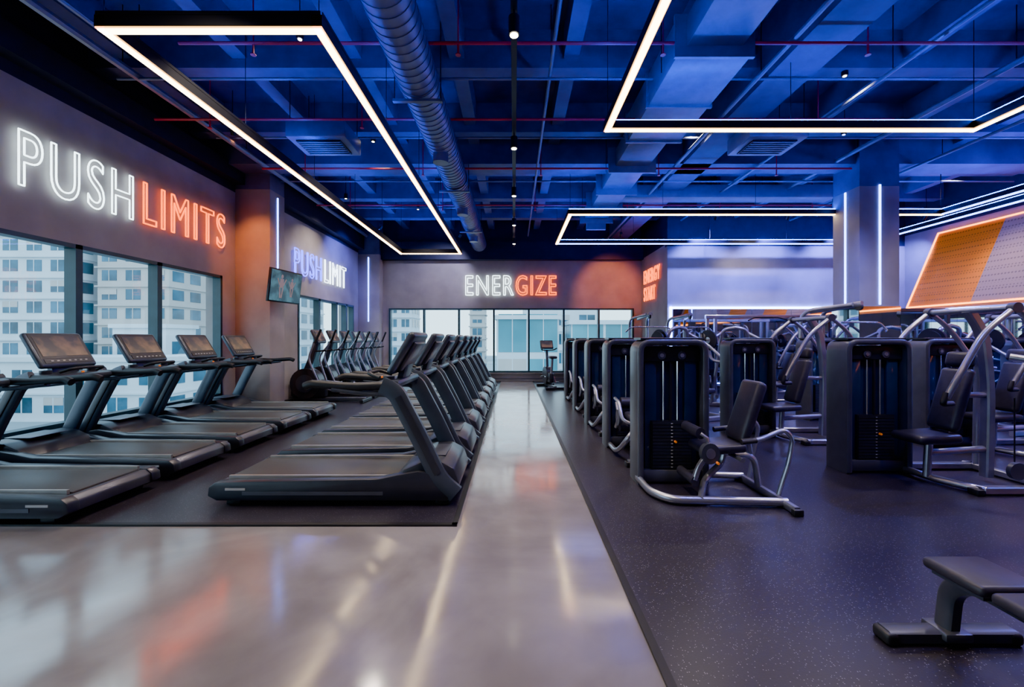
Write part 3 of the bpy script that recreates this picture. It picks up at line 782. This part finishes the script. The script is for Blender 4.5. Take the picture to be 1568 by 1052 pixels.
def bench():
    b = MB(); S = M_frame
    b.sweep([(-.30, 0, .035), (.30, 0, .035)], .042, .030, S, up=(0, 1, 0), shape='rect')
    for s in (-1, 1): b.box((s*.29, 0, .030), (.06, .10, .060), M_rubber, bev=.018, seg=3)
    b.box((0, 0, .05), (.13, .13, .04), S, bev=.01)
    b.sweep([(0, 0, .06), (0, -.02, .26), (0, -.12, .34), (0, -.30, .34), (0, -1.25, .32)], .030, .040, S, up=(1, 0, 0), fil=.08, shape='rect')
    b.sweep([(0, -1.15, .32), (0, -1.3, .05)], .03, .04, S, up=(1, 0, 0), shape='rect')
    b.sweep([(-.28, -1.3, .035), (.28, -1.3, .035)], .045, .032, S, up=(0, 1, 0), shape='rect')
    b.box((0, -.15, .390), (.28, .27, .05), M_pad, bev=.02, seg=3)
    b.box((0, -.15, .355), (.22, .22, .02), M_frame)
    b.box((0, -.80, .390), (.28, .99, .05), M_pad, bev=.02, seg=3)
    b.box((0, -.80, .355), (.18, .8, .02), M_frame)
    return b.mesh('bench')

def incline_bench():
    b = MB(); S = M_steel
    b.sweep([(0, 0, .05), (0, -1.2, .05)], .035, .035, S, up=(0, 0, 1), shape='rect')
    for y in (0, -1.2): b.sweep([(-.28, y, .035), (.28, y, .035)], .035, .035, S, up=(0, 0, 1), shape='rect')
    b.sweep([(0, -.8, .05), (0, -.8, .4)], .035, .035, S); b.sweep([(0, -.2, .05), (0, -.3, .8)], .03, .03, S)
    b.box((0, -.85, .44), (.30, .38, .07), M_pad, rot=(-.1, 0, 0), bev=.025); b.box((0, -.42, .78), (.30, .09, .78), M_pad, rot=(-.6, 0, 0), bev=.03)
    return b.mesh('incline_bench')

def dumbbell_rack(L=2.4):
    b = MB()
    for x in (-L/2, L/2):
        b.sweep([(x, .25, 0), (x, .2, 1.05)], .035, .035, M_frame, up=(1, 0, 0), shape='rect'); b.sweep([(x, -.3, .03), (x, .3, .03)], .035, .03, M_frame, up=(1, 0, 0), shape='rect')
    for k, (y, z) in enumerate(((-.12, .28), (.02, .62), (.14, .96))):
        b.box((0, y, z), (L, .26, .03), M_frame, rot=(.25, 0, 0)); b.box((0, y-.13, z-.02), (L, .015, .03), M_bluew if k != 1 else M_steel)
        b.sweep([(-L/2, y+.05, z-.05), (L/2, y+.05, z-.05)], .02, .02, M_frame)
        n = 9
        for i in range(n):
            x = -L/2+.16+i*(L-.32)/(n-1); r = .055+.02*((i+k) % 3)*.5
            b.cyl((x, y-.10, z+.06), (x, y+.08, z+.11), .014, M_chrome, 8)
            b.cyl((x, y-.13, z+.055), (x, y-.06, z+.07), r, M_iron, 12); b.cyl((x, y+.04, z+.095), (x, y+.11, z+.115), r, M_iron, 12)
    return b.mesh('dumbbell_rack')

le = leg_extension(); cp = chest_press(); sc = seated_curl(); lp = lat_pulldown(); xo = crossover(); pr = power_rack(); bn = bench(); ib = incline_bench(); dr = dumbbell_rack(); pm = plate_machine()
inst(le, 'leg_extension_machine', (1.56, 4.42, MZ))
for y in (5.85, 7.35, 8.85, 10.35): inst(sc, 'leg_curl_machine', (1.56, y, MZ))
inst(cp, 'chest_press_machine', (3.87, 4.76, MZ))
inst(cp, 'chest_press_machine', (3.55, 6.6, MZ))
inst(cp, 'chest_press_machine', (5.75, 5.85, MZ))
inst(lp, 'lat_pulldown_machine', (5.45, 7.75, MZ), .2)
inst(pm, 'plate_loaded_press', (3.2, 8.7, MZ), .4)
inst(pm, 'plate_loaded_press', (4.6, 9.0, MZ), -.3)
inst(lp, 'lat_pulldown_machine', (3.1, 10.6, MZ))
inst(lp, 'lat_pulldown_machine', (4.15, 10.9, MZ))
inst(pm, 'plate_loaded_press', (7.5, 7.6, MZ), .2)
inst(lp, 'lat_pulldown_machine', (8.8, 7.3, MZ), -.4)
inst(pm, 'plate_loaded_press', (8.2, 5.4, MZ), -.4)
inst(cp, 'chest_press_machine', (5.3, 9.6, MZ))
inst(xo, 'cable_crossover_machine', (6.3, 10.75, MZ))
inst(pr, 'power_rack', (8.5, 9.6, MZ))
inst(dr, 'dumbbell_rack', (5.6, 11.5, MZ)); inst(dr, 'dumbbell_rack', (8.4, 11.5, MZ))
inst(dr, 'dumbbell_rack', (9.65, 5.9, MZ), -PI/2); inst(dr, 'dumbbell_rack', (9.65, 3.4, MZ), -PI/2)
inst(ib, 'incline_bench', (7.0, 4.6, MZ), .6)
inst(bn, 'weight_bench', (2.06, 2.04, MZ))

# ------------------------------------------------------------------ tv
tv = MB()
tv.box((0, 0, 0), (.05, .96, .66), M_black, bev=.01); tv.box((.028, 0, 0), (.004, .91, .60), M_tv)
def fig(dy, s):
    tv.ico((.031, dy, .17*s), .035*s, M_tvfig, 1, 0, (.1, 1, 1.2)); tv.box((.031, dy, .05*s), (.002, .10*s, .16*s), M_tvfig, bev=0)
    tv.box((.031, dy-.03*s, -.12*s), (.002, .035*s, .20*s), M_tvfig, rot=(.12, 0, 0)); tv.box((.031, dy+.03*s, -.12*s), (.002, .035*s, .20*s), M_tvfig, rot=(-.12, 0, 0))
    tv.box((.031, dy-.08*s, .07*s), (.002, .025*s, .14*s), M_tvfig, rot=(.5, 0, 0)); tv.box((.031, dy+.08*s, .07*s), (.002, .025*s, .14*s), M_tvfig, rot=(-.5, 0, 0))
fig(-.15, 1.1); fig(.16, .9)
E = empty('wall_television', (-4.66, 8.72, 2.50))
t = tv.obj('screen', (0, 0, 0), 0, E); t.rotation_euler = (0, .12, -.14)
b = MB(); b.sweep([(-.02, .1, 0), (-.22, .16, .0)], .03, .03, M_black); b.box((-.225, .18, 0), (.02, .2, .2), M_black); b.obj('bracket', (0, 0, 0), 0, E)

# ------------------------------------------------------------------ exterior
M_fac = pmat('facade_white', (0.62, 0.68, 0.72), .8, 0, .05, .3)
M_fac2 = pmat('facade_cream', (0.52, 0.48, 0.46), .8, 0, .05, .3)
M_bglass = pmat('facade_window_glass', (0.03, 0.12, 0.18), .2, 0, .6, .25)
M_bglass2 = pmat('facade_teal_glass', (0.06, 0.28, 0.34), .2, 0, .3, .12)
M_road = pmat('street_ground', (0.30, 0.34, 0.35), .9, 0, .3, .05)
M_leaf = pmat('tree_leaves', (0.06, 0.15, 0.07), .8, 0, .5, 1.2)
M_bark = pmat('tree_bark', (0.15, 0.10, 0.07), .9)
ZG = -9
def building(x0, x1, y0, y1, z1, bay=3.2, flr=3.2, mat=M_fac, gl=M_bglass, ww=.62, wh=.55, ledge=True):
    b = MB(); b.b2(x0, x1, y0, y1, ZG, z1, mat)
    nf = int((z1-ZG)/flr)
    nx = max(1, int((x1-x0)/bay)); ny = max(1, int((y1-y0)/bay)); bx = (x1-x0)/nx; by = (y1-y0)/ny
    for f in range(nf):
        z = ZG+f*flr+flr*.3
        for i in range(nx):
            cx = x0+(i+.5)*bx; b.b2(cx-bx*ww/2, cx+bx*ww/2, y0-.06, y0, z, z+flr*wh, gl)
            b.b2(cx-.06, cx+.06, y0-.12, y0-.05, z, z+flr*wh, mat)
            if (i*2+f) % 5 == 0: b.b2(cx-bx*ww/2, cx+bx*ww/2, y0-.1, y0-.05, z+flr*wh*.5, z+flr*wh, M_fac2)
        for i in range(ny):
            cy = y0+(i+.5)*by
            xs = x1 if x1 < 5 else x0
            sg = 1 if x1 < 5 else -1
            b.b2(xs, xs+sg*.06, cy-by*ww/2, cy+by*ww/2, z, z+flr*wh, gl)
        if ledge: b.b2(x0-.25, x1+.25, y0-.35, y1, ZG+f*flr-.12, ZG+f*flr+.12, mat)
    b.b2(x0-.3, x1+.3, y0-.4, y1+.3, z1, z1+.6, mat)
    b.obj('office_building')
building(-96, -72.5, 70, 84, 42, 3.6, 3.4)
building(-70, -58, 72, 84, 38, 4.0, 3.2, M_fac2)
building(-76, -66.5, 95, 105, 44, 3.0, 3.0)
building(-46, -40, 80, 90, 30, 3, 3.1)
building(-30, -22, 92, 100, 25, 2.6, 3.0)
building(-9.5, -6.3, 92, 98, 20, 1.8, 2.6, M_fac2)
building(-2.5, 6.5, 62, 70, 4.2, 4.4, 6.5, M_fac, M_bglass2, .9, .85, False)
building(8, 22, 60, 70, 3.4, 4.0, 6.0, M_fac, M_bglass2, .92, .8, False)
building(2, 18, 90, 98, 9.5, 5, 4)
building(-80, -44, 54, 62, -1.5, 4, 3.5, M_fac)
building(-60, -52, 64, 70, 3, 4, 3.5, M_fac)
b = MB(); b.b2(-220, 150, -60, 260, ZG-.5, ZG, M_road); b.obj('ground_street')
def tree():
    b = MB(); b.sweep([(0, 0, 0), (.1, 0, 2), (0, .1, 4)], .25, .25, M_bark, segs=8)
    for i in range(14):
        a = random.uniform(0, 6.28); r = random.uniform(0, 1.8)
        b.ico((r*math.cos(a), r*math.sin(a), random.uniform(3.3, 5.6)), random.uniform(.7, 1.3), M_leaf, 2, .16)
    return b.mesh('tree')
tr = tree()
for (x, y) in ((-52, 38), (-57, 42), (-62, 46), (-48, 36), (-68, 48), (-55, 36)):
    o = inst(tr, 'street_tree', (x, y, ZG), random.uniform(0, 6)); s_ = random.uniform(.65, .85); o.scale = (s_, s_, s_)

# ------------------------------------------------------------------ world
w = bpy.data.worlds.new('overcast_sky'); scene.world = w; w.use_nodes = True
nt = w.node_tree; bg = nt.nodes['Background']
tc = nt.nodes.new('ShaderNodeTexCoord'); sp = nt.nodes.new('ShaderNodeSeparateXYZ'); r = nt.nodes.new('ShaderNodeValToRGB')
nt.links.new(tc.outputs['Generated'], sp.inputs[0]); nt.links.new(sp.outputs['Z'], r.inputs['Fac'])
r.color_ramp.elements[0].color = (0.74, 0.89, 1.0, 1); r.color_ramp.elements[1].color = (0.44, 0.70, 1.0, 1)
nt.links.new(r.outputs['Color'], bg.inputs['Color']); bg.inputs['Strength'].default_value = 2.5

# ------------------------------------------------------------------ camera
cd = bpy.data.cameras.new('camera'); cam = bpy.data.objects.new('camera', cd); COL.objects.link(cam)
cam.location = (0, 0, 1.45); cam.rotation_euler = (PI/2, 0, 0)
cd.sensor_width = 36; cd.lens = 36*656/1568; cd.shift_x = -0.002; cd.shift_y = -0.005; cd.clip_end = 500
scene.camera = cam
scene.view_settings.view_transform = 'AgX'
try: scene.view_settings.look = 'AgX - Punchy'
except Exception as e: print(e)
scene.view_settings.exposure = 1.12
